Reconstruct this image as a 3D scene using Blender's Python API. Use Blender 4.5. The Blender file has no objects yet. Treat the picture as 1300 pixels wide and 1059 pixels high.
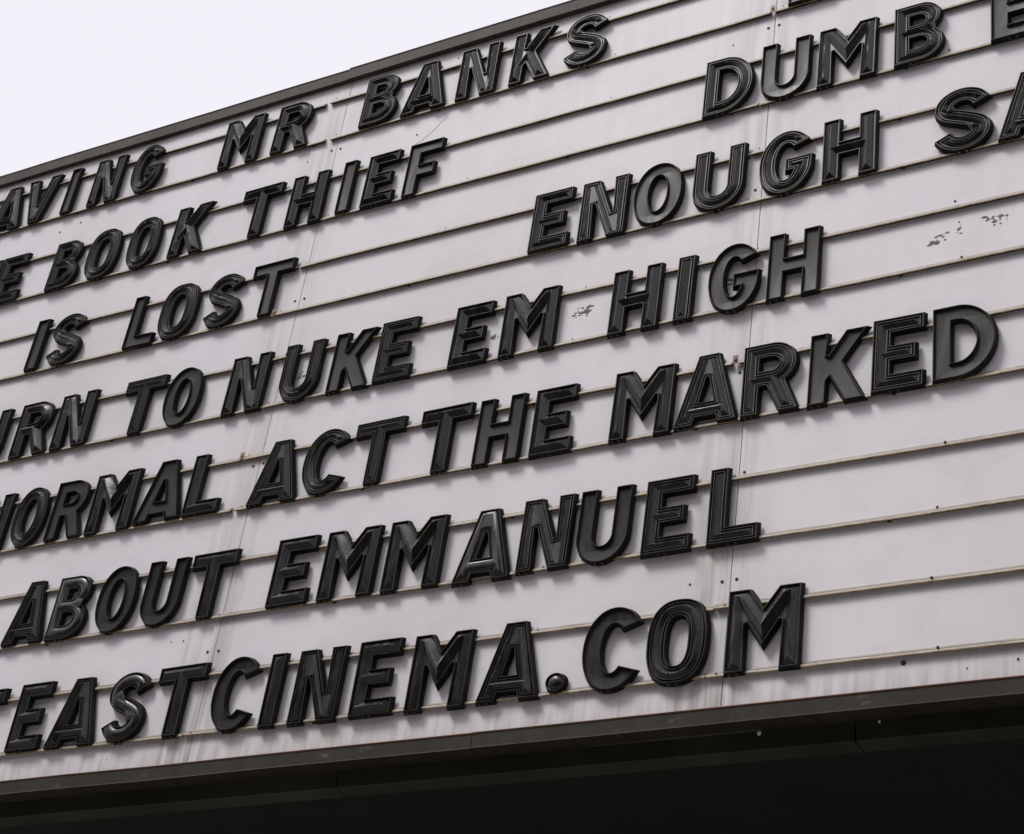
import bpy, bmesh, math, random
import numpy as np
from mathutils import Vector, Matrix
from mathutils.geometry import tessellate_polygon, delaunay_2d_cdt
R = math.radians
random.seed(7)
scene = bpy.context.scene
COL = scene.collection

# ------------------------------------------------------------------ camera
EYE = 1.60                      # eye height above the pavement; sign plane is y = 0
cam_d = bpy.data.cameras.new('camera'); cam = bpy.data.objects.new('camera', cam_d); COL.objects.link(cam)
cam_d.sensor_width = 36; cam_d.sensor_fit = 'HORIZONTAL'
cam_d.lens = 36 * 2414.3 / 1300
cam_d.shift_y = -45.5 / 1300
cam_d.clip_start = .1; cam_d.clip_end = 6000
rt = Vector((0.86472401, 0.4840919, 0.13381861)); upv = Vector((0.17497081, -0.54010777, 0.82320642)); fw = Vector((-0.47078403, 0.688432, 0.55174611))
m = Matrix((rt, upv, -fw)).transposed().to_4x4()
m.translation = Vector((0, -5.5949, EYE))
cam.matrix_world = m
scene.camera = cam

# ------------------------------------------------------------------ sky and sun (overcast)
sdir = Vector((-.80, -.95, 1.75)).normalized()          # towards the sun
elev = math.asin(sdir.z); azim = math.atan2(sdir.x, sdir.y)
w = bpy.data.worlds.new('World'); scene.world = w; w.use_nodes = True
nt = w.node_tree; nt.nodes.clear()
sky = nt.nodes.new('ShaderNodeTexSky'); sky.sky_type = 'NISHITA'; sky.sun_disc = False
sky.sun_elevation = elev; sky.sun_rotation = azim; sky.dust_density = 3; sky.air_density = 1
mix = nt.nodes.new('ShaderNodeMix'); mix.data_type = 'RGBA'; mix.inputs[0].default_value = .93
mix.inputs[7].default_value = (7.2, 7.1, 7.55, 1)      # cloud deck
bg = nt.nodes.new('ShaderNodeBackground'); bg.inputs[1].default_value = .1
wo = nt.nodes.new('ShaderNodeOutputWorld')
tcw = nt.nodes.new('ShaderNodeTexCoord'); cn = nt.nodes.new('ShaderNodeTexNoise'); cn.inputs['Scale'].default_value = 2.2; cn.inputs['Detail'].default_value = 5
nt.links.new(tcw.outputs['Generated'], cn.inputs['Vector'])
cm = nt.nodes.new('ShaderNodeMix'); cm.data_type = 'RGBA'
cm.inputs[6].default_value = (5.95, 5.85, 6.25, 1); cm.inputs[7].default_value = (6.6, 6.45, 6.85, 1)
nt.links.new(cn.outputs[0], cm.inputs[0]); nt.links.new(cm.outputs[2], mix.inputs[7])
nt.links.new(sky.outputs[0], mix.inputs[6]); nt.links.new(mix.outputs[2], bg.inputs[0]); nt.links.new(bg.outputs[0], wo.inputs[0])
sd = bpy.data.lights.new('sun', 'SUN'); sd.energy = 1.5; sd.angle = R(17); sd.color = (1, .965, .93)
so = bpy.data.objects.new('sun', sd); COL.objects.link(so)
so.rotation_euler = (-sdir).to_track_quat('-Z', 'Y').to_euler(); so.location = (0, -10, 20)
vs = scene.view_settings
vs.view_transform = 'Standard'; vs.look = 'None'; vs.gamma = 1; vs.use_curve_mapping = False; vs.exposure = 0.58

# ------------------------------------------------------------------ material helpers
class N:
    def __init__(s, name):
        s.m = bpy.data.materials.new(name); s.m.use_nodes = True; s.t = s.m.node_tree
        s.b = s.t.nodes['Principled BSDF']
    def n(s, typ, **k):
        o = s.t.nodes.new(typ)
        for a, v in k.items(): setattr(o, a, v)
        return o
    def l(s, a, b): s.t.links.new(a, b)
    def val(s, sock, v):
        if hasattr(v, 'is_linked') or isinstance(v, bpy.types.NodeSocket): s.l(v, sock)
        else: sock.default_value = v
    def math(s, op, a, b=None, c=None, clamp=False):
        o = s.n('ShaderNodeMath', operation=op); o.use_clamp = clamp
        s.val(o.inputs[0], a)
        if b is not None: s.val(o.inputs[1], b)
        if c is not None: s.val(o.inputs[2], c)
        return o.outputs[0]
    def pos(s):
        g = s.n('ShaderNodeNewGeometry'); return g.outputs['Position']
    def scaled(s, v, sc, off=(0, 0, 0)):
        mp = s.n('ShaderNodeMapping'); mp.inputs['Scale'].default_value = sc; mp.inputs['Location'].default_value = off
        s.l(v, mp.inputs[0]); return mp.outputs[0]
    def noise(s, v, sc, det=4, ro=.55):
        o = s.n('ShaderNodeTexNoise'); s.l(v, o.inputs['Vector'])
        o.inputs['Scale'].default_value = sc; o.inputs['Detail'].default_value = det; o.inputs['Roughness'].default_value = ro
        return o.outputs['Fac']
    def rng(s, v, a, b, c=0., d=1.):
        o = s.n('ShaderNodeMapRange'); o.interpolation_type = 'SMOOTHSTEP'; s.l(v, o.inputs[0])
        for i, q in enumerate((a, b, c, d)): o.inputs[i + 1].default_value = q
        return o.outputs[0]
    def mixc(s, f, a, b):
        o = s.n('ShaderNodeMix', data_type='RGBA'); s.val(o.inputs[0], f)
        for i, q in ((6, a), (7, b)):
            if isinstance(q, tuple): o.inputs[i].default_value = (*q, 1)
            else: s.l(q, o.inputs[i])
        return o.outputs[2]
    def bump(s, h, st, d=.002):
        o = s.n('ShaderNodeBump'); o.inputs['Strength'].default_value = st; o.inputs['Distance'].default_value = d
        s.l(h, o.inputs['Height']); s.l(o.outputs[0], s.b.inputs['Normal'])

SEAMS = (-9.923, -7.523, -5.123, -2.723, -.323, 2.077)
BOARD_TOP, BOARD_BOT = EYE + 6.700, EYE + 2.850

def mat_panel():
    s = N('white_enamel_panel'); P = s.pos()
    sep = s.n('ShaderNodeSeparateXYZ'); s.l(P, sep.inputs[0]); X, Z = sep.outputs[0], sep.outputs[2]
    big = s.noise(s.scaled(P, (1.1, 1, .8)), 1.3, 4)
    base = s.mixc(s.rng(big, .3, .7), (.785, .763, .815), (.83, .808, .86))
    base = s.mixc(s.math('MULTIPLY', s.rng(s.noise(s.scaled(P, (1, 1, 1), (7, 0, 3)), .9, 5, .6), .46, .7), .5), base, (.69, .655, .62))
    ghost = s.noise(s.scaled(P, (3.2, 1, 4.5), (2, 0, 8)), 1.5, 3); base = s.mixc(s.math('MULTIPLY', s.rng(ghost, .5, .62), .14), base, (.60, .58, .60))
    streak = s.noise(s.scaled(P, (26, 1, 1.1)), 1, 5, .6)
    streak2 = s.noise(s.scaled(P, (75, 1, 2.6), (3, 0, 5)), 1, 4, .6)
    # distance to the nearest board joint, water runs beside it
    d = None
    for xs in SEAMS:
        q = s.math('ABSOLUTE', s.math('SUBTRACT', X, xs - .045))
        d = q if d is None else s.math('MINIMUM', d, q)
    near = s.rng(d, .015, .23, 1., 0.)
    low = s.rng(Z, EYE + 2.80, EYE + 4.4, 1., .38)
    runs = s.math('MULTIPLY', s.math('MULTIPLY', near, low), s.rng(streak, .36, .70), clamp=True)
    col = s.mixc(s.math('MULTIPLY', runs, .62), base, (.17, .115, .06))
    # general faint vertical weathering
    col = s.mixc(s.math('MULTIPLY', s.rng(streak2, .5, .85), .10), col, (.36, .33, .30))
    # grime that gathers on the bottom strip
    bot = s.rng(Z, EYE + 2.83, EYE + 3.05, 1., 0.)
    col = s.mixc(s.math('MULTIPLY', s.math('MULTIPLY', bot, s.rng(streak, .32, .78)), .55), col, (.30, .235, .17))
    # drips starting under each track (pitch .2745 m)
    fr = s.math('FRACT', s.math('DIVIDE', s.math('SUBTRACT', EYE + 6.545, Z), .27455))
    dr = s.math('MULTIPLY', s.rng(fr, 0., .42, 1., 0.), s.rng(s.noise(s.scaled(P, (17, 1, .9), (9, 0, 2)), 1, 4, .65), .52, .76))
    col = s.mixc(s.math('MULTIPLY', dr, .25), col, (.33, .28, .22))
    # tiny specks
    v = s.n('ShaderNodeTexVoronoi'); s.l(s.scaled(P, (1, 1, 1)), v.inputs['Vector']); v.inputs['Scale'].default_value = 9
    sp = s.math('LESS_THAN', v.outputs['Distance'], .028)
    sp = s.math('MULTIPLY', sp, s.math('GREATER_THAN', s.noise(P, 4, 1), .57))
    col = s.mixc(s.math('MULTIPLY', sp, .7), col, (.10, .08, .06))
    s.l(col, s.b.inputs['Base Color'])
    s.l(s.rng(streak, .3, .7, .50, .56), s.b.inputs['Roughness'])
    s.b.inputs['Specular IOR Level'].default_value = .35
    s.bump(s.noise(s.scaled(P, (2.2, 1, 1.2)), 1.5, 2), .10, .02)
    return s.m

def mat_track():
    s = N('weathered_track'); P = s.pos()
    a = s.noise(s.scaled(P, (3, 1, 3)), 3, 5, .6); b = s.noise(s.scaled(P, (40, 40, 40)), 1, 4, .6)
    col = s.mixc(s.rng(a, .3, .7), (.30, .265, .22), (.42, .38, .33))
    col = s.mixc(s.math('MULTIPLY', s.rng(b, .52, .75), .6), col, (.18, .125, .07))
    s.l(col, s.b.inputs['Base Color']); s.b.inputs['Roughness'].default_value = .55
    s.bump(b, .3, .001)
    return s.m

def mat_track_edge():
    s = N('ochre_track_lip'); P = s.pos()
    b = s.noise(s.scaled(P, (30, 30, 30)), 1, 4, .6)
    col = s.mixc(s.rng(b, .35, .7), (.42, .30, .15), (.17, .10, .045))
    s.l(col, s.b.inputs['Base Color']); s.b.inputs['Roughness'].default_value = .5
    return s.m

def mat_flashing(name, c1, c2, c3, sc=1.):
    s = N(name); P = s.pos()
    st = s.noise(s.scaled(P, (34 * sc, 3, 4)), 1, 5, .65); bg_ = s.noise(s.scaled(P, (1.6, 1, 3)), 2, 4)
    col = s.mixc(s.rng(bg_, .3, .7), c1, c2)
    pt = s.noise(s.scaled(P, (7, 2, 16)), 1, 5, .7); col = s.mixc(s.math('MULTIPLY', s.rng(pt, .58, .7), .5), col, (.16, .135, .11))
    col = s.mixc(s.math('MULTIPLY', s.rng(st, .45, .72), .75), col, c3)
    s.l(col, s.b.inputs['Base Color']); s.b.inputs['Roughness'].default_value = .65; s.b.inputs['Specular IOR Level'].default_value = .25
    s.bump(st, .3, .002)
    return s.m

def mat_plastic(name, base, rough, dust, ior=1.5):
    s = N(name)
    tc = s.n('ShaderNodeTexCoord').outputs['Object']
    oi = s.n('ShaderNodeObjectInfo')
    mp = s.n('ShaderNodeMapping'); s.l(tc, mp.inputs[0])
    rv = s.n('ShaderNodeCombineXYZ')
    for i in range(3): s.l(s.math('MULTIPLY', oi.outputs['Random'], (17., 31., 43.)[i]), rv.inputs[i])
    s.l(rv.outputs[0], mp.inputs['Location']); v = mp.outputs[0]
    n1 = s.noise(s.scaled(v, (30, 30, 9)), 1, 5, .6); n2 = s.noise(v, 190, 3, .6); n3 = s.noise(v, 9, 3)
    f = s.math('MULTIPLY', s.rng(n1, .42, .78), dust)
    col = s.mixc(f, base, (.085, .085, .075))
    fl = s.noise(s.scaled(v, (1, 1, 1), (5, 2, 1)), 75, 4, .7)
    col = s.mixc(s.math('MULTIPLY', s.rng(fl, .66, .72), .55), col, (.16, .155, .14))
    sc_ = s.noise(s.scaled(v, (1, 1, 1)), 5, 2); col = s.mixc(s.math('MULTIPLY', s.rng(sc_, .55, .75), .22), col, (.05, .05, .042))
    s.l(col, s.b.inputs['Base Color'])
    r = s.math('ADD', s.math('MULTIPLY', s.rng(n1, .35, .7), .16), s.math('ADD', s.math('MULTIPLY', oi.outputs['Random'], .10), rough))
    s.l(r, s.b.inputs['Roughness'])
    s.b.inputs['IOR'].default_value = ior
    h = s.math('ADD', s.math('MULTIPLY', n2, .12), n3)
    s.bump(h, .22, .003)
    return s.m

def mat_simple(name, col, rough=.6, var=.3, sc=8., metal=0.):
    s = N(name); P = s.pos(); a = s.noise(P, sc, 5, .6)
    c2 = tuple(q * (1 - var) for q in col)
    s.l(s.mixc(s.rng(a, .3, .7), c2, col), s.b.inputs['Base Color']); s.b.inputs['Roughness'].default_value = rough
    s.b.inputs['Metallic'].default_value = metal
    s.bump(a, .2, .005)
    return s.m

M_panel = mat_panel(); M_track = mat_track(); M_lip = mat_track_edge()
M_top = mat_flashing('brown_roof_flashing', (.042, .033, .026), (.068, .055, .045), (.022, .017, .014))
M_trim = mat_flashing('charcoal_sill_flashing', (.020, .017, .012), (.028, .024, .018), (.013, .011, .008), .35)
M_edge = mat_simple('rusty_edge', (.20, .10, .055), .6)
M_flat = mat_plastic('satin_black_plastic', (.0055, .0058, .0038), .30, .10, 1.33)
M_gloss = mat_plastic('glossy_black_plastic', (.0045, .0048, .0034), .20, .13, 1.55)
M_mid = mat_plastic('black_plastic', (.0052, .0056, .0040), .25, .14, 1.50)
M_side = mat_plastic('shaded_letter_side', (.004, .0042, .003), .55, .10, 1.28)  # darker, duller copy of the plastic: side-wall shade put into the material
M_screw = mat_simple('rusty_screw_head', (.035, .024, .016), .6, .5, 200.)
M_zinc = mat_simple('zinc_screw_head', (.30, .28, .25), .4, .5, 200., .7)
M_dark = mat_simple('dark_paint_and_track_shade', (.006, .006, .004), .7, .5, 3.)
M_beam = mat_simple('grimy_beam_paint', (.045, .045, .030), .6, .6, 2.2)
M_bulb = mat_simple('frosted_bulb', (.75, .72, .62), .3, .05)
M_resid = mat_simple('dark_sticker_residue', (.15, .13, .125), .7, .4, 60.)
M_asph = mat_simple('asphalt', (.055, .054, .052), .85, .3, 30.)
M_pave = mat_simple('paving', (.32, .30, .28), .8, .25, 12.)
M_wall = mat_simple('painted_render', (.16, .14, .12), .8, .25, 2.)
M_brick = mat_simple('dark_terrace_brick', (.13, .085, .06), .85, .35, 5.)
M_stone = mat_simple('weathered_stone_trim', (.30, .28, .25), .8, .2, 6.)
M_glass = mat_simple('dark_door_glass', (.02, .022, .024), .08, .1)

# ------------------------------------------------------------------ mesh helpers
def link(name, me, mat, parent=None, label=None, cat=None, group=None, kind=None):
    o = bpy.data.objects.new(name, me); COL.objects.link(o)
    if mat is not None and not me.materials:
        for q in (mat if isinstance(mat, (list, tuple)) else (mat,)): me.materials.append(q)
    if parent is not None: o.parent = parent
    for k, v in (('label', label), ('category', cat), ('group', group), ('kind', kind)):
        if v: o[k] = v
    return o
def box(bm, x0, x1, y0, y1, z0, z1, mi=0):
    v = [bm.verts.new(p) for p in ((x0,y0,z0),(x1,y0,z0),(x1,y1,z0),(x0,y1,z0),(x0,y0,z1),(x1,y0,z1),(x1,y1,z1),(x0,y1,z1))]
    for q in ((0,3,2,1),(4,5,6,7),(0,1,5,4),(1,2,6,5),(2,3,7,6),(3,0,4,7)):
        f = bm.faces.new([v[i] for i in q]); f.material_index = mi
def bm_mesh(name, bm):
    bmesh.ops.recalc_face_normals(bm, faces=bm.faces[:])
    me = bpy.data.meshes.new(name); bm.to_mesh(me); bm.free(); return me
def box_obj(name, dims, mat, parent=None, bev=0, **k):
    bm = bmesh.new(); box(bm, *dims)
    if bev: bmesh.ops.bevel(bm, geom=bm.edges[:], offset=bev, segments=2, affect='EDGES', profile=.5)
    return link(name, bm_mesh(name, bm), mat, parent, **k)
def empty(name, loc, **k):
    o = bpy.data.objects.new(name, None); COL.objects.link(o); o.location = loc; o.empty_display_size = .2
    for a, v in k.items(): o[a] = v
    return o
def extrude_section(name, sec, x0, x1, mats, parent, idx=None, rough_x=0):
    """sec: closed list of (y, z) - swept along x; idx gives the material of each side"""
    bm = bmesh.new(); n = len(sec)
    xs = [x0, x1] if not rough_x else [x0 + (x1 - x0) * i / rough_x for i in range(rough_x + 1)]
    rings = []
    for x in xs:
        dy = random.uniform(-.0012, .0012) if rough_x else 0; dz = random.uniform(-.0016, .0016) if rough_x else 0
        rings.append([bm.verts.new((x, y + dy, z + dz)) for y, z in sec])
    for a, b in zip(rings, rings[1:]):
        for i in range(n):
            f = bm.faces.new((a[i], a[(i+1) % n], b[(i+1) % n], b[i])); f.material_index = idx[i] if idx else 0
    bm.faces.new(rings[0]); bm.faces.new(list(reversed(rings[-1])))
    return link(name, bm_mesh(name, bm), mats, parent)

# ------------------------------------------------------------------ ground and building below/behind
gm = bmesh.new(); v = [gm.verts.new(p) for p in ((-2500,-2500,-.12),(2500,-2500,-.12),(2500,2500,-.12),(-2500,2500,-.12))]; gm.faces.new(v)
link('ground', bm_mesh('ground', gm), M_asph, kind='structure')
box_obj('pavement', (-60, 60, -7.5, 2.4, -.119, 0), M_pave, kind='structure')
bld = empty('cinema_building', (0, 2.4, 0), label='dark rendered wall and glass doors in shade under the marquee sign', category='building')
def loc_box(name, dims, mat, par, bev=0):
    ox, oy, oz = par.location
    x0, x1, y0, y1, z0, z1 = dims
    return box_obj(name, (x0-ox, x1-ox, y0-oy, y1-oy, z0-oz, z1-oz), mat, par, bev)
loc_box('wall', (-12, 3.4, 2.4, 2.9, 0, 8.0), M_wall, bld)
for i in range(8):
    x = -10.4 + i * 1.5
    d = loc_box('door', (x, x + 1.3, 2.34, 2.398, .02, 2.6), M_dark, bld)
    d2 = box_obj('pane', (x + .1, x + 1.2, -.075, -.062, .25, 2.45), M_glass, d)
    box_obj('handle', (x + .1, x + .14, -.12, -.08, .9, 1.5), M_zinc, d)

# unseen terrace across the street, behind the camera; added to darken letter reflections
def terrace(x0, x1, h, seed, lab):
    rnd = random.Random(seed)
    t = empty('added_terrace_house', (x0, -18, 0), label=lab, category='building')
    loc_box('wall', (x0, x1 - .02, -26, -18, 0, h), M_brick, t)
    loc_box('cornice', (x0, x1 - .02, -17.998, -17.7, h - .7, h - .4), M_stone, t)
    nf = int(h // 3.4); n = int((x1 - x0) // 2.4); g = (x1 - x0) / n
    for f in range(nf):
        for k in range(n):
            x = x0 + g * (k + .5); z = .9 + f * 3.4
            wd = loc_box('window', (x - .6, x + .6, -17.99, -17.90, z, z + 1.9), M_stone, t)
            q = box_obj('pane', (x - .5 - x0, x + .5 - x0, .101, .112, z + .12, z + 1.78), M_glass, wd)
terrace(-34, -22, 15.5, 1, 'dark brick terrace house added unseen across the street, far left')
terrace(-22, -10, 16.5, 2, 'tall dark brick terrace house added unseen across the street, left of centre')
terrace(-10, 1, 15.6, 3, 'dark brick terrace house added unseen directly across the street')
terrace(1, 14, 17.2, 4, 'tallest dark brick terrace house added unseen across the street')
terrace(14, 30, 15.0, 5, 'wide lower brick terrace house added unseen across the street, far right')

# ------------------------------------------------------------------ the marquee board
sign = empty('marquee_sign', (0, 0, EYE + 2.7), label='large white cinema marquee board with horizontal letter tracks and dark metal edges', category='sign')
OZ = -(EYE + 2.7)
X0, X1 = SEAMS[0], SEAMS[-1]
# panels: one white sheet per bay, joint 4 mm, backing behind
for a, b in zip(SEAMS, SEAMS[1:]):
    dz = 0
    p = box_obj('panel', (a + .002, b - .002, 0, .012, BOARD_BOT + OZ, BOARD_TOP + OZ), M_panel, sign)
box_obj('backing_board', (X0, X1, .0125, .06, BOARD_BOT + OZ, BOARD_TOP + OZ), M_dark, sign)
box_obj('housing', (X0, X1, .061, .9, EYE + 2.95 + OZ, EYE + 6.62 + OZ), M_dark, sign)

screw_me = {}
def screw(x, z, y=0., r=.0065, mat=None, name='screw', par=None):
    mat = mat or M_screw
    key = (r, mat.name)
    if key not in screw_me:
        bm = bmesh.new(); n = 10; prev = None
        for rr, hh in ((r, 0), (r, .0015), (r * .75, .0032), (r * .3, .004)):
            ring = [bm.verts.new((rr * math.cos(2*math.pi*i/n), -hh, rr * math.sin(2*math.pi*i/n))) for i in range(n)]
            if prev:
                for i in range(n): bm.faces.new((prev[i], prev[(i+1) % n], ring[(i+1) % n], ring[i]))
            prev = ring
        bm.faces.new(prev); me = bm_mesh('screw', bm); me.materials.append(mat); screw_me[key] = me
    o = bpy.data.objects.new(name, screw_me[key]); COL.objects.link(o); o.parent = par or sign
    o.location = (x, y, z + OZ)
    return o
for xs in SEAMS[1:-1]:
    for z in (6.190, 5.238, 4.300, 3.359):
        for dx in (-.032, .024):
            screw(xs + dx + random.uniform(-.004, .004), EYE + z + random.uniform(-.004, .004), -.0003)
for x, z, r in ((-2.702,3.825,.0065),(-2.888,3.367,.005),(-6.837,6.186,.006),(-6.982,6.157,.006),(-5.297,6.162,.004),(-4.625,6.135,.0055),
             (-4.466,6.601,.0045),(-2.923,6.141,.004),(-2.054,2.947,.011),(-1.662,2.916,.005),(-1.833,2.902,.003),(-5.31,3.431,.004),(-5.38,3.436,.003)):
    screw(x, EYE + z, -.0003, r * .85)

# letter tracks
RAIL = [6.5461, 6.2780, 5.9990, 5.7258, 5.4458, 5.1740, 4.8950, 4.6250, 4.3460, 4.0714, 3.7990, 3.5221, 3.2480, 2.9736]
# section, y is outward (negative in world)
def rail_sec(z):
    s = [(.0004, .0075), (-.0152, .0075), (-.0160, -.0006), (-.0180, 0), (-.0188, .0034), (-.0165, .0125), (-.0078, .0135), (-.0074, .0165), (-.0096, .0175), (-.0086, .0236), (-.0066, .0256), (.0004, .0264)]
    return [(y, z + q) for y, q in s]
RIDX = [2, 2, 1, 1, 0, 2, 2, 0, 0, 0, 0, 0]  # cavity and groove sides coloured dark, standing in for their shade
JX = {-5.123: [-.122,-.065,-.04,.028,-.046,-.128,-.03,-.06,-.10,-.080,-.05,-.045,-.03,-.045],
      -2.723: [-.05,-.009,-.034,-.040,-.06,-.091,-.03,-.05,-.047,-.04,-.05,-.03,-.05,-.062],
      -7.523: [0.03]*14, -.323: [-.03]*14}
GAP = {(-5.123,0): .030, (-5.123,1): .034, (-2.723,1): .022, (-5.123,9): .022, (-2.723,8): .030, (-5.123,4): .012}
for i, rz in enumerate(RAIL):
    z = EYE + rz * (1 - .0188 / 5.595) + OZ
    cuts = [X0]
    for xs in SEAMS[1:-1]:
        g = GAP.get((xs, i), .004); c = xs + JX[xs][i]
        cuts += [c - g / 2, c + g / 2]
    cuts.append(X1)
    for a, b in zip(cuts[::2], cuts[1::2]):
        dz = random.uniform(-.0015, .0015)
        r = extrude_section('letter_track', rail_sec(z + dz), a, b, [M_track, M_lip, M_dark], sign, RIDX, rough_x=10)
        # small fixing screws on the track face and lugs below it
        x = a + .04
        while x < b - .02:
            if not -2.15 < x < -1.75: screw(x, rz + EYE + .004, -.0176, .0035, M_zinc, 'track_screw', sign)
            x += random.choice((.80, 1.60))
for x, z in ((-1.909,5.745),(-1.879,4.921),(-1.852,4.638),(-1.910,3.808),(-1.936,3.540),(-1.953,3.261),(-1.928,2.991)):
    screw(x, EYE + z - .009, -.0178, .0055, M_screw, 'track_screw', sign)
# lugs: little brackets peeping out under the tracks
lug = bmesh.new(); box(lug, -.009, .009, -.012, 0, -.005, .008); bmesh.ops.bevel(lug, geom=lug.edges[:], offset=.003, segments=2, affect='EDGES'); lug_me = bm_mesh('lug', lug); lug_me.materials.append(M_screw)
for i, rz in enumerate(RAIL):
    for x in [-9.3 + .8 * k + random.uniform(-.03, .03) for k in range(13) if random.random() < .5]:
        o = bpy.data.objects.new('lug', lug_me); COL.objects.link(o); o.parent = sign
        o.location = (x, -.0006, EYE + rz * .9972 - .0012 + OZ)
# joiner brackets at some track joints
for x, z in ((-5.223, 4.352), (-2.770, 4.352), (-5.251, 5.176), (-2.732, 6.290)):
    bm = bmesh.new(); box(bm, -.011, .011, -.020, -.016, -.006, .032); box(bm, -.004, .004, -.026, -.020, .006, .020)
    o = link('track_joiner', bm_mesh('track_joiner', bm), M_lip, sign); o.location = (x, 0, EYE + z * .9972 + OZ)

# top flashing (two lapped lengths) and sill flashing
def flashing(name, x0, x1, zb, zt, yo, mat, top_edge=True):
    sec = [(.03, zb), (-yo, zb), (-yo - .002, zb + .002), (-yo, zb + .006), (-yo + .001, zt - .006), (-yo - .003, zt - .003), (-yo - .001, zt), (.20, zt + .001)]
    return extrude_section(name, sec, x0, x1, [mat, M_edge], sign, [0, 0, 0, 0, 1, 1, 0, 0], rough_x=12)
zt = EYE + OZ
flashing('top_flashing', X0, -5.142, zt + 6.657, zt + 6.735, .024, M_top)
flashing('top_flashing', -5.140, X1, zt + 6.658, zt + 6.739, .028, M_top)
flashing('sill_flashing', X0, -3.733, zt + 2.776, zt + 2.843, .020, M_trim)
flashing('sill_flashing', -3.730, X1, zt + 2.777, zt + 2.844, .022, M_trim)
# underside: recess behind the sill, grimy beam and dark soffit boards
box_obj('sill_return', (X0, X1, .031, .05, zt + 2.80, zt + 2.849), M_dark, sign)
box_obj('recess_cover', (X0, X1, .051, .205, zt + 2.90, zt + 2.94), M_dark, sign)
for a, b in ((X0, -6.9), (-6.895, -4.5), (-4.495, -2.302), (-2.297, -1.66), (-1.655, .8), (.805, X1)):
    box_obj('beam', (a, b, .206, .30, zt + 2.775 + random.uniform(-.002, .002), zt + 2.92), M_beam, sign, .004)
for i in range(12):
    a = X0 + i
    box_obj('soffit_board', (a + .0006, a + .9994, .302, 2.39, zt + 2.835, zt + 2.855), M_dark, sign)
box_obj('conduit', (-3.30, -2.60, .10, .112, zt + 2.800, zt + 2.812), M_beam, sign, .004)
def bulb(x, z, y, r):
    bm = bmesh.new(); bmesh.ops.create_uvsphere(bm, u_segments=12, v_segments=8, radius=r)
    o = link('bulb', bm_mesh('bulb', bm), M_bulb, sign); o.location = (x, y, z + zt); o.scale = (1, 1, 1.2)
    for p in o.data.polygons: p.use_smooth = True
bulb(-2.66, 2.838, .20, .008); bulb(-2.21, 2.838, .20, .005)

# torn sticker residue: scraps of film
def residue(cx, cz, sx, sz, n, seed, shape='blot'):
    rnd = random.Random(seed); bm = bmesh.new()
    for k in range(n):
        px = rnd.gauss(0, .33) * sx; pz = rnd.gauss(0, .30) * sz
        if shape == 'frame':
            t = rnd.random()
            if t < .5: pz = sz * .45 + rnd.gauss(0, .05) * sz; px = rnd.uniform(-.5, .5) * sx
            else: px = rnd.choice((-.05, .2, .5)) * sx; pz = rnd.uniform(-.1, .5) * sz
        r = abs(rnd.gauss(.0026, .0018)) + .0010; q = rnd.uniform(1, 2.6); m_ = rnd.randint(5, 8); a0 = rnd.random() * 6
        y = -.0006 - .00005 * k
        vs_ = [bm.verts.new((cx + px + r * q * math.cos(a0 + 6.283 * i / m_) * rnd.uniform(.5, 1.2), y, cz + pz + OZ + EYE + r * math.sin(a0 + 6.283 * i / m_) * rnd.uniform(.5, 1.2))) for i in range(m_)]
        f = bm.faces.new(vs_)
    g = bmesh.ops.extrude_face_region(bm, geom=bm.faces[:])
    bmesh.ops.translate(bm, vec=(0, .0004, 0), verts=[e for e in g['geom'] if isinstance(e, bmesh.types.BMVert)])
    link('sticker_residue', bm_mesh('sticker_residue', bm), M_resid, sign)
residue(-3.52, 4.775, .075, .05, 22, 3); residue(-3.49, 4.80, .04, .012, 7, 9)
residue(-1.965, 4.742, .055, .018, 20, 4); residue(-1.90, 4.775, .08, .04, 6, 5)
residue(-1.725, 4.765, .09, .09, 26, 6, 'frame'); residue(-1.870, 4.788, .02, .04, 6, 8)
residue(-5.000, 4.760, .035, .04, 14, 10); residue(-3.955, 4.743, .03, .07, 10, 11); residue(-2.817, 4.770, .08, .06, 30, 12)
# hairline scratch below BANKS
bm = bmesh.new(); a = Vector((-4.632, -.0008, EYE + 6.065 + OZ)); b = Vector((-4.455, -.0008, EYE + 6.205 + OZ)); pr = None
for i in range(9):
    t = i / 8; p = a.lerp(b, t) + Vector((.006 * math.sin(t * 5), 0, -.012 * math.sin(t * 3.1)))
    q = [bm.verts.new(p + Vector((-.0012, 0, .0012))), bm.verts.new(p + Vector((.0012, 0, -.0012)))]
    if pr: bm.faces.new((pr[0], pr[1], q[1], q[0]))
    pr = q
g = bmesh.ops.extrude_face_region(bm, geom=bm.faces[:]); bmesh.ops.translate(bm, vec=(0, .0006, 0), verts=[e for e in g['geom'] if isinstance(e, bmesh.types.BMVert)])
link('scratch', bm_mesh('scratch', bm), M_track, sign)

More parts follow.
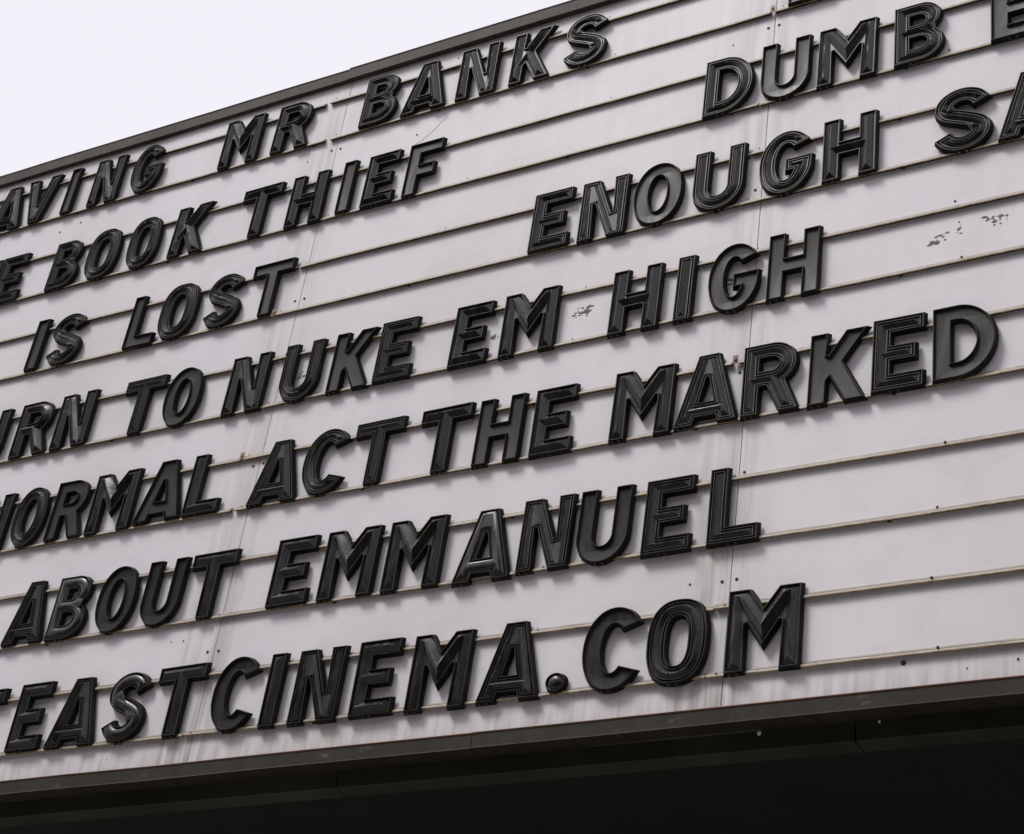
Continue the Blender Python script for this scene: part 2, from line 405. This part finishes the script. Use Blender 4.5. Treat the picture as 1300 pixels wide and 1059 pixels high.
# ------------------------------------------------------------------ glyphs (millimetres; outer loop CCW, holes CW)
H = 318.
def ell(cx, cy, rx, ry, a0, a1, n=None, p=2.0):
    n = n or max(3, int(abs(a1 - a0) / 9)); o = []
    for i in range(n + 1):
        t = R(a0 + (a1 - a0) * i / n); c, s_ = math.cos(t), math.sin(t)
        o.append((cx + rx * math.copysign(abs(c) ** (2 / p), c), cy + ry * math.copysign(abs(s_) ** (2 / p), s_)))
    return o
def clean(pts):
    o = []
    for p in pts:
        if not o or math.hypot(p[0]-o[-1][0], p[1]-o[-1][1]) > .8: o.append(p)
    if math.hypot(o[0][0]-o[-1][0], o[0][1]-o[-1][1]) < .8: o.pop()
    return o
def G(ch, stad=False):
    s = 58.
    if ch == 'I': return [[(0,0),(s,0),(s,H),(0,H)]]
    if ch == 'L': return [[(0,0),(182,0),(182,57),(s,57),(s,H),(0,H)]]
    if ch == 'T': return [[(88,0),(146,0),(146,H-58),(234,H-58),(234,H),(0,H),(0,H-58),(88,H-58)]]
    if ch == 'H': return [[(0,0),(s,0),(s,130),(150,130),(150,0),(208,0),(208,H),(150,H),(150,188),(s,188),(s,H),(0,H)]]
    if ch == 'E': return [[(0,0),(180,0),(180,57),(s,57),(s,131),(150,131),(150,188),(s,188),(s,H-57),(180,H-57),(180,H),(0,H)]]
    if ch == 'F': return [[(0,0),(s,0),(s,118),(148,118),(148,175),(s,175),(s,H-57),(176,H-57),(176,H),(0,H)]]
    if ch == 'M': return [[(0,0),(56,0),(56,206),(125,98),(194,206),(194,0),(250,0),(250,H),(182,H),(125,230),(68,H),(0,H)]]
    if ch == 'N': return [[(0,0),(56,0),(56,204),(138,0),(210,0),(210,H),(154,H),(154,114),(72,H),(0,H)]]
    if ch == 'V': return [[(82,0),(144,0),(226,H),(166,H),(113,100),(60,H),(0,H)]]
    if ch == 'A': return [[(0,0),(66,0),(75,34),(171,34),(180,0),(246,0),(162,H),(84,H)], [(84,90),(123,234),(162,90)]]
    if ch == 'K': return [[(0,0),(s,0),(s,98),(78,127),(140,0),(206,0),(119,180),(206,H),(137,H),(s,195),(s,H),(0,H)]]
    if ch == 'R':
        return [clean([(0,0),(s,0),(s,128),(98,128),(152,0),(216,0)] + ell(112,223,94,95,-58,90) + [(0,H)]),
                clean([(56,185),(56,262)] + ell(108,223.5,41,38.5,90,-90))]
    if ch == 'B':
        return [clean([(0,0)] + ell(106,88,88,88,-90,68) + ell(106,242,78,76,-60,90) + [(0,H)]),
                clean([(55,56),(55,136)] + ell(98,96,42,40,90,-90)), clean([(55,192),(55,263)] + ell(98,227.5,34,35.5,90,-90))]
    if ch == 'D':
        return [clean([(0,0)] + ell(84,159,134,159,-90,90,24) + [(0,H)]), clean([(57,57),(57,261)] + ell(84,159,77,102,90,-90,20))]
    if ch == 'O':
        if stad: return [clean(ell(105,159,105,165,0,360,48,2.55)), clean(ell(105,159,47,107,360,0,40,2.6))]
        return [clean(ell(105,159,105,165,0,360,48,2.12)), clean(ell(105,159,48,107,360,0,40,2.12))]
    if ch == 'C': return [clean(ell(106,159,106,165,37,323,36,2.1) + ell(106,159,48,107,311,49,30,2.1))]
    if ch == 'G': return [clean(ell(106,159,106,165,37,342,38,2.1) + [(210,166),(110,166),(110,112),(150,112)] + ell(106,159,48,107,326,49,30,2.1))]
    if ch == 'U': return [clean([(0,H),(0,110)] + ell(104,110,104,115,180,360,24) + [(208,H),(151,H)] + ell(104,112,47,56,360,180,20) + [(57,H)])]
    if ch == '.': return [clean(ell(33,33,33,33,0,360,32))]
    if ch == 'S':
        c = []
        c += ell(104,225,72,64,14,215,22)
        c += [(60,186),(82,173),(104,163),(126,152),(148,139)][0:5]
        c += ell(103,95,74,69,28,-163,22)
        c = clean(c); hw = 29.
        # smooth the spine
        for _ in range(3): c = [c[0]] + [((c[i-1][0]+2*c[i][0]+c[i+1][0])/4, (c[i-1][1]+2*c[i][1]+c[i+1][1])/4) for i in range(1, len(c)-1)] + [c[-1]]
        Lf, Rt = [], []
        for i, p in enumerate(c):
            a = c[max(0, i-1)]; b = c[min(len(c)-1, i+1)]; dx, dy = b[0]-a[0], b[1]-a[1]; q = math.hypot(dx, dy); dx /= q; dy /= q
            Lf.append((p[0]-dy*hw, p[1]+dx*hw)); Rt.append((p[0]+dy*hw, p[1]-dx*hw))
        return [clean(Rt + Lf[::-1])]
def area(p): return sum(p[i][0]*p[(i+1) % len(p)][1] - p[(i+1) % len(p)][0]*p[i][1] for i in range(len(p))) / 2
def blunt(p):
    """cut very sharp inner corners so that the relief stays inside the stroke"""
    o = []; fl = []; n = len(p)
    for i in range(n):
        a, b, c = Vector(p[i-1]), Vector(p[i]), Vector(p[(i+1) % n])
        d1 = (b-a).normalized(); d2 = (c-b).normalized()
        cr = d1.x*d2.y - d1.y*d2.x; dt = d1.dot(d2)
        if cr < 0 and dt < -.6:
            fl.append(len(o)); o += [tuple(b - d1*4), tuple(b + d2*4)]
        else: o.append(p[i])
    return o, fl
def offs(p, o):
    n = len(p); r = []
    for i in range(n):
        a, b, c = Vector(p[i-1]), Vector(p[i]), Vector(p[(i+1) % n])
        d1 = (b-a).normalized(); d2 = (c-b).normalized()
        n1 = Vector((-d1.y, d1.x)); n2 = Vector((-d2.y, d2.x)); k = 1 + n1.dot(n2)
        v_ = (n1 + n2) / max(k, .25)
        r.append((b.x + v_.x*o, b.y + v_.y*o))
    return r
PROF = {
 'base':  [(-7,0),(-7,4),(-6,6),(-1.0,22),(0,24.8),(1.2,26.2),(3.0,26.2),(4.2,24.8)],
 'flat':  [(5.4,17.5),(7,15.3),(9,15)],
 'ridge': [(5.2,19.4),(6.4,17.6),(8.8,17.6)],
 'flute': [(5.2,18.5),(6.2,17),(9.4,17),(11.6,24.4),(13.8,24.4),(16.2,19.5),(18.5,19.5)],
 'round': [(5.4,19.0),(7.2,17.8),(9,20.5),(12.5,26),(17,29.6),(21,31.0),(23,31.5)],
 'dome':  [(5.4,18),(7.5,17.5),(9,22),(13,25.5),(18,28.5),(24,30.5),(30,31)],
}
SLOPE = {'ridge': .76, 'flute': .90, 'round': .16}
def inside(P, poly):
    q = np.asarray(poly); r = np.zeros(len(P), bool); n = len(q)
    for i in range(n):
        a, b = q[i], q[(i + 1) % n]
        if a[1] == b[1]: continue
        c = ((a[1] > P[:, 1]) != (b[1] > P[:, 1])) & (P[:, 0] < (b[0] - a[0]) * (P[:, 1] - a[1]) / (b[1] - a[1]) + a[0])
        r ^= c
    return r
def dist(P, polys, flags):
    """height of the mitred wavefront: distance to the edges, valleys run out of every inner corner"""
    d = np.full(len(P), 1e9)
    for poly, fl in zip(polys, flags):
        q = np.asarray(poly); n = len(q); keep = [i for i in range(n) if i not in fl]; m = len(keep)
        A = np.array([q[i] for i in keep]); B = np.array([q[(i + 1) % n] for i in keep]); D = B - A
        L = np.hypot(*D.T); D = D / L[:, None]
        refl = []                                   # sharp inner corner between kept edge k and the next one
        for k in range(m):
            a, b = D[k], D[(k + 1) % m]; cr = a[0]*b[1] - a[1]*b[0]
            refl.append(cr < 0 and a @ b < .94)
        pr = [(P - A[k]) @ D[k] for k in range(m)]
        sg = [-(P[:, 0] - A[k][0]) * D[k][1] + (P[:, 1] - A[k][1]) * D[k][0] for k in range(m)]
        for k in range(m):
            t = np.clip(pr[k], 0, L[k]); dd = np.hypot(*(P - A[k] - t[:, None] * D[k]).T)
            if refl[k]: dd = np.where(pr[k] > L[k], 1e9, dd)
            if refl[k - 1]: dd = np.where(pr[k] < 0, 1e9, dd)
            d = np.minimum(d, dd)
            if refl[k]:
                k2 = (k + 1) % m
                d = np.minimum(d, np.where((pr[k] > L[k]) & (pr[k2] < 0), np.maximum(np.maximum(sg[k], sg[k2]), 0), 1e9))
    return d
def roof(bm, loops2d, flags, h0, slope, cx):
    """close the relief with a roof whose ridge runs along the middle of the stroke"""
    g = 1.8; A = np.array([p for l in loops2d for p in l]); lo, hi = A.min(0), A.max(0)
    X, Y = np.arange(lo[0], hi[0], g), np.arange(lo[1], hi[1], g)
    GX, GY = np.meshgrid(X, Y); P = np.stack([GX.ravel(), GY.ravel()], 1)
    ins = inside(P, loops2d[0])
    for l in loops2d[1:]: ins &= ~inside(P, l)
    d = dist(P, loops2d, flags); d[~ins] = 0; D = d.reshape(GX.shape)
    gy, gx = np.gradient(D, g); m_ = (np.hypot(gx, gy) < .80) & ins.reshape(D.shape) & (dist(P, loops2d, [[] for _ in loops2d]).reshape(D.shape) > 1.2)
    pts = [Vector((float(a), float(b))) for a, b in zip(GX[m_], GY[m_])]; hts = [float(v_) for v_ in D[m_]]
    vb, eb = [], []
    for l in loops2d:
        s0 = len(vb); n = len(l); vb += [Vector(p) for p in l]; eb += [(s0 + i, s0 + (i + 1) % n) for i in range(n)]
    co, _, fs, ov, _, _ = delaunay_2d_cdt(vb + pts, eb, [], 0, 1e-4)
    C = np.array([(c.x, c.y) for c in co]); cen = np.array([C[list(f)].mean(0) for f in fs])
    ok = inside(cen, loops2d[0])
    for l in loops2d[1:]: ok &= ~inside(cen, l)
    hh = []
    for i, o in enumerate(ov):
        k = [q for q in o if q >= len(vb)]; bd = [q for q in o if q < len(vb)]
        hh.append(0. if bd or not k else hts[k[0] - len(vb)])
    vs_ = [bm.verts.new(((c[0] - cx) / 1000, -(h0 + slope * hq) / 1000, c[1] / 1000)) for c, hq in zip(C, hh)]
    for f, q in zip(fs, ok):
        if q: bm.faces.new([vs_[i] for i in f])
glyph_cache = {}
def glyph(ch, style, stad=False):
    k = (ch, style, stad)
    if k in glyph_cache: return glyph_cache[k]
    raw = [offs(l, -4) for l in G(ch, stad)]      # full stroke 66 mm
    bl = [blunt(offs(l, -7)) for l in raw]; loops = [b[0] for b in bl]; flags = [b[1] for b in bl]
    assert area(loops[0]) > 0, ch
    for l in loops[1:]: assert area(l) < 0, ch
    xs = [p[0] for p in raw[0]]; cx = (min(xs) + max(xs)) / 2
    bm = bmesh.new(); last = None; shr = {'B': .93}.get(ch, 1.)
    for k0, (o, h) in enumerate(PROF['base'] + [(q * shr if q > 7 else q, h_) for q, h_ in PROF[style]]):
        rings = [[bm.verts.new(((x - cx) / 1000, -h / 1000, z / 1000)) for x, z in offs(l, o + 7)] for l in loops]
        if last:
            for A, B in zip(last, rings):
                n = len(A)
                for i in range(n):
                    f = bm.faces.new((A[i], A[(i+1) % n], B[(i+1) % n], B[i]))
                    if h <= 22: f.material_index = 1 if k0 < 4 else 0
        else: first = rings
        last = rings
    if style in SLOPE:
        roof(bm, [offs(l, o + 7) for l in loops], flags, h, SLOPE[style], cx)
        bmesh.ops.remove_doubles(bm, verts=bm.verts[:], dist=2e-5)
        bmesh.ops.delete(bm, geom=[v_ for v_ in bm.verts if not v_.link_faces], context='VERTS')
    else:
        flat = [v_ for r_ in last for v_ in r_]
        for t in tessellate_polygon([[Vector((v_.co.x, v_.co.z, 0)) for v_ in r_] for r_ in last]):
            try: bm.faces.new([flat[i] for i in t])
            except ValueError: pass
    bmesh.ops.recalc_face_normals(bm, faces=bm.faces[:])
    me = bpy.data.meshes.new('letter_' + ('dot' if ch == '.' else ch.lower())); bm.to_mesh(me); bm.free()
    for p in me.polygons: p.use_smooth = True
    me.set_sharp_from_angle(angle=R(27))
    W = (max(xs) - min(xs)) / 1000
    glyph_cache[k] = (me, W); return glyph_cache[k]

# small hanging nubs below each letter
cb = bmesh.new()
for dx in (-.014, .014): box(cb, dx-.005, dx+.005, -.020, -.006, -.011, -.003)
bmesh.ops.bevel(cb, geom=cb.edges[:], offset=.002, segments=1, affect='EDGES'); clip_me = bm_mesh('hanging_clip', cb); clip_me.materials.append(M_screw)

ROWS = {
'R1':('AVING MR BANKS E',[('A',-7.438,0.229,6.265,'r'),('V',-7.204,0.223,6.265,'r'),('I',-6.969,0.050,6.268,'f'),('N',-6.705,0.185,6.264,'r'),('G',-6.417,0.195,6.266,'u'),('M',-5.769,0.228,6.262,'r'),('R',-5.432,0.215,6.263,'r'),('B',-4.887,0.193,6.273,'u'),('A',-4.609,0.239,6.268,'r'),('N',-4.305,0.203,6.266,'r'),('K',-4.000,0.205,6.265,'r'),('S',-3.701,0.206,6.267,'u'),('E',-2.553,0.187,6.268,'g')]),
'R2':('HE BOOK THIEF DUMB E',[('H',-7.428,0.193,5.711,'r'),('E',-7.220,0.168,5.711,'u'),('B',-6.816,0.180,5.709,'u'),('O',-6.553,0.203,5.711,'us'),('O',-6.268,0.192,5.711,'us'),('K',-5.960,0.206,5.714,'r'),('T',-5.513,0.230,5.710,'r'),('H',-5.213,0.198,5.706,'r'),('I',-4.975,0.058,5.717,'g'),('E',-4.772,0.168,5.710,'r'),('F',-4.524,0.176,5.707,'g'),('D',-2.913,0.219,5.707,'u'),('U',-2.644,0.212,5.710,'g'),('M',-2.361,0.248,5.708,'r'),('B',-2.039,0.199,5.712,'u'),('E',-1.628,0.190,5.711,'g')]),
'R3':('IS LOST ENOUGH SA',[('I',-6.826,0.061,5.175,'g'),('S',-6.621,0.202,5.168,'u'),('L',-6.102,0.168,5.162,'g'),('O',-5.877,0.219,5.167,'us'),('S',-5.588,0.195,5.166,'u'),('T',-5.309,0.228,5.166,'g'),('E',-3.740,0.182,5.163,'u'),('N',-3.473,0.215,5.155,'u'),('O',-3.207,0.217,5.162,'f'),('U',-2.919,0.222,5.162,'u'),('G',-2.609,0.227,5.161,'u'),('H',-2.327,0.218,5.163,'r'),('S',-1.847,0.215,5.160,'u'),('A',-1.566,0.261,5.164,'u')]),
'R4':('URN TO NUKE EM HIGH',[('U',-6.951,0.196,4.613,'r'),('R',-6.645,0.221,4.614,'r'),('N',-6.377,0.208,4.613,'r'),('T',-5.950,0.233,4.610,'u'),('O',-5.688,0.204,4.609,'f'),('N',-5.301,0.204,4.603,'r'),('U',-4.988,0.199,4.607,'u'),('K',-4.702,0.204,4.606,'g'),('E',-4.462,0.178,4.611,'u'),('E',-4.066,0.174,4.605,'r'),('M',-3.769,0.251,4.603,'r'),('H',-3.256,0.214,4.598,'r'),('I',-3.029,0.062,4.599,'u'),('G',-2.805,0.212,4.600,'f'),('H',-2.545,0.206,4.605,'f')]),
'R5':('NORMAL ACT THE MARKED',[('N',-6.731,0.199,4.070,'r'),('O',-6.474,0.191,4.069,'u'),('R',-6.221,0.203,4.070,'f'),('M',-5.944,0.247,4.065,'r'),('A',-5.648,0.251,4.076,'f'),('L',-5.392,0.182,4.070,'r'),('A',-4.988,0.245,4.060,'u'),('C',-4.729,0.212,4.064,'u'),('T',-4.454,0.235,4.064,'u'),('T',-4.111,0.239,4.063,'r'),('H',-3.834,0.204,4.057,'f'),('E',-3.574,0.174,4.054,'r'),('M',-3.166,0.252,4.057,'r'),('A',-2.878,0.251,4.062,'u'),('R',-2.608,0.223,4.059,'u'),('K',-2.336,0.215,4.053,'f'),('E',-2.095,0.188,4.062,'u'),('D',-1.839,0.225,4.064,'f')]),
'R6':('ABOUT EMMANUEL',[('A',-6.278,0.220,3.525,'u'),('B',-6.021,0.192,3.516,'d'),('O',-5.747,0.203,3.519,'f'),('U',-5.481,0.200,3.518,'f'),('T',-5.215,0.229,3.517,'r'),('E',-4.773,0.188,3.521,'r'),('M',-4.476,0.252,3.516,'r'),('M',-4.153,0.256,3.512,'r'),('A',-3.809,0.248,3.499,'d'),('N',-3.533,0.213,3.509,'u'),('U',-3.275,0.212,3.506,'f'),('E',-2.997,0.187,3.504,'u'),('L',-2.721,0.190,3.506,'u')]),
'R7':('TEASTCINEMA.COM',[('T',-6.375,0.223,2.973,'r'),('E',-6.074,0.168,2.979,'r'),('A',-5.799,0.251,2.973,'u'),('S',-5.515,0.201,2.969,'d'),('T',-5.236,0.238,2.967,'r'),('C',-4.938,0.196,2.966,'f'),('I',-4.734,0.056,2.961,'r'),('N',-4.510,0.214,2.958,'u'),('E',-4.227,0.182,2.961,'r'),('M',-3.929,0.251,2.955,'r'),('A',-3.604,0.251,2.959,'u'),('.',-3.397,0.068,2.959,'o'),('C',-3.179,0.216,2.958,'f'),('O',-2.907,0.227,2.957,'us'),('M',-2.569,0.266,2.966,'r')]),
}
ORD = ['first','second','third','fourth','fifth','sixth','seventh','eighth','ninth','tenth','eleventh','twelfth','thirteenth']
DESC = {'r':'prism-ridged', 'f':'flat-faced', 'g':'plain flat-faced', 'u':'grooved', 'us':'grooved', 'd':'rounded glossy', 'o':'domed'}
CTX = {('R1','E'):'cut off by the top edge of the photo above DUMB', ('R2','E'):'cut off at the right edge right of DUMB'}
base_z = {}
for rk, (text, items) in ROWS.items():
    words = text.split(' '); flat = [(wd, i) for wd in words for i in range(len(wd))]
    for (ch, xc, wid, rz, st), (wd, wi) in zip(items, flat):
        style = {'r':'ridge','f':'flat','g':'flat','u':'flute','us':'flute','d':'round','o':'dome'}[st]
        stad = st == 'us'
        me, W = glyph(ch, style, stad)
        mat = M_flat if st in 'fg' else (M_gloss if st in 'dor' and random.random() < .7 else M_mid)
        me2 = me
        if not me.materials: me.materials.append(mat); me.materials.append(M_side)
        o = bpy.data.objects.new('sign_letter' if ch != '.' else 'sign_dot', me2); COL.objects.link(o)
        o.location = (xc + .002, -.0105, EYE + rz + .005 + (.012 if ch == '.' else 0))
        o.rotation_euler = (R(random.uniform(-.5, .5)), R(random.uniform(-.45, .45)), R(random.uniform(-.6, .6)))
        o.scale = ((wid + .011) / W, 1, min(1., max(.965, 1 + (xc + 2.9) / 4.0 * .03)))
        o.material_slots[0].link = 'OBJECT'; o.material_slots[0].material = mat
        if wd == 'E':
            lab = 'black letter E ' + CTX[(rk, 'E')]
        elif ch == '.':
            lab = 'round black full stop between CINEMA and COM'
        else:
            cnt = [i for i, c_ in enumerate(wd) if c_ == ch]
            if rk == 'R7' :
                w2, off = ('TEASTCINEMA', 0) if wi < 11 else ('COM', 12)
                pos = wi - off
                lab = '%s black letter %s, %s letter of the bottom-row word %s' % (DESC[st], ch, ORD[pos], w2)
            else:
                cut = rk in ('R1', 'R2', 'R4', 'R5') and wd == words[0]
                cut = cut or wd == 'SA'
                lab = '%s black letter %s, %s%s letter of the word %s on the white board' % (DESC[st], ch, ORD[wi], ' visible' if cut else '', wd)
        o['label'] = lab; o['category'] = 'letter' if ch != '.' else 'full stop'; o['group'] = 'black raised letters hung on the marquee board'
        if ch != '.':
            c = bpy.data.objects.new('hanging_clip', clip_me); COL.objects.link(c); c.parent = o
            dx = {'T':0,'V':0,'Y':0,'I':0,'L':.0,'E':-.01,'O':0,'C':0,'G':0,'S':0,'U':0,'D':-.03,'B':-.02}.get(ch, -W/2 + .030)
            if ch == 'F': dx = -W/2 + .03
            c.location = (dx, 0, -.009 if ch in 'OCGSU' else -.003)
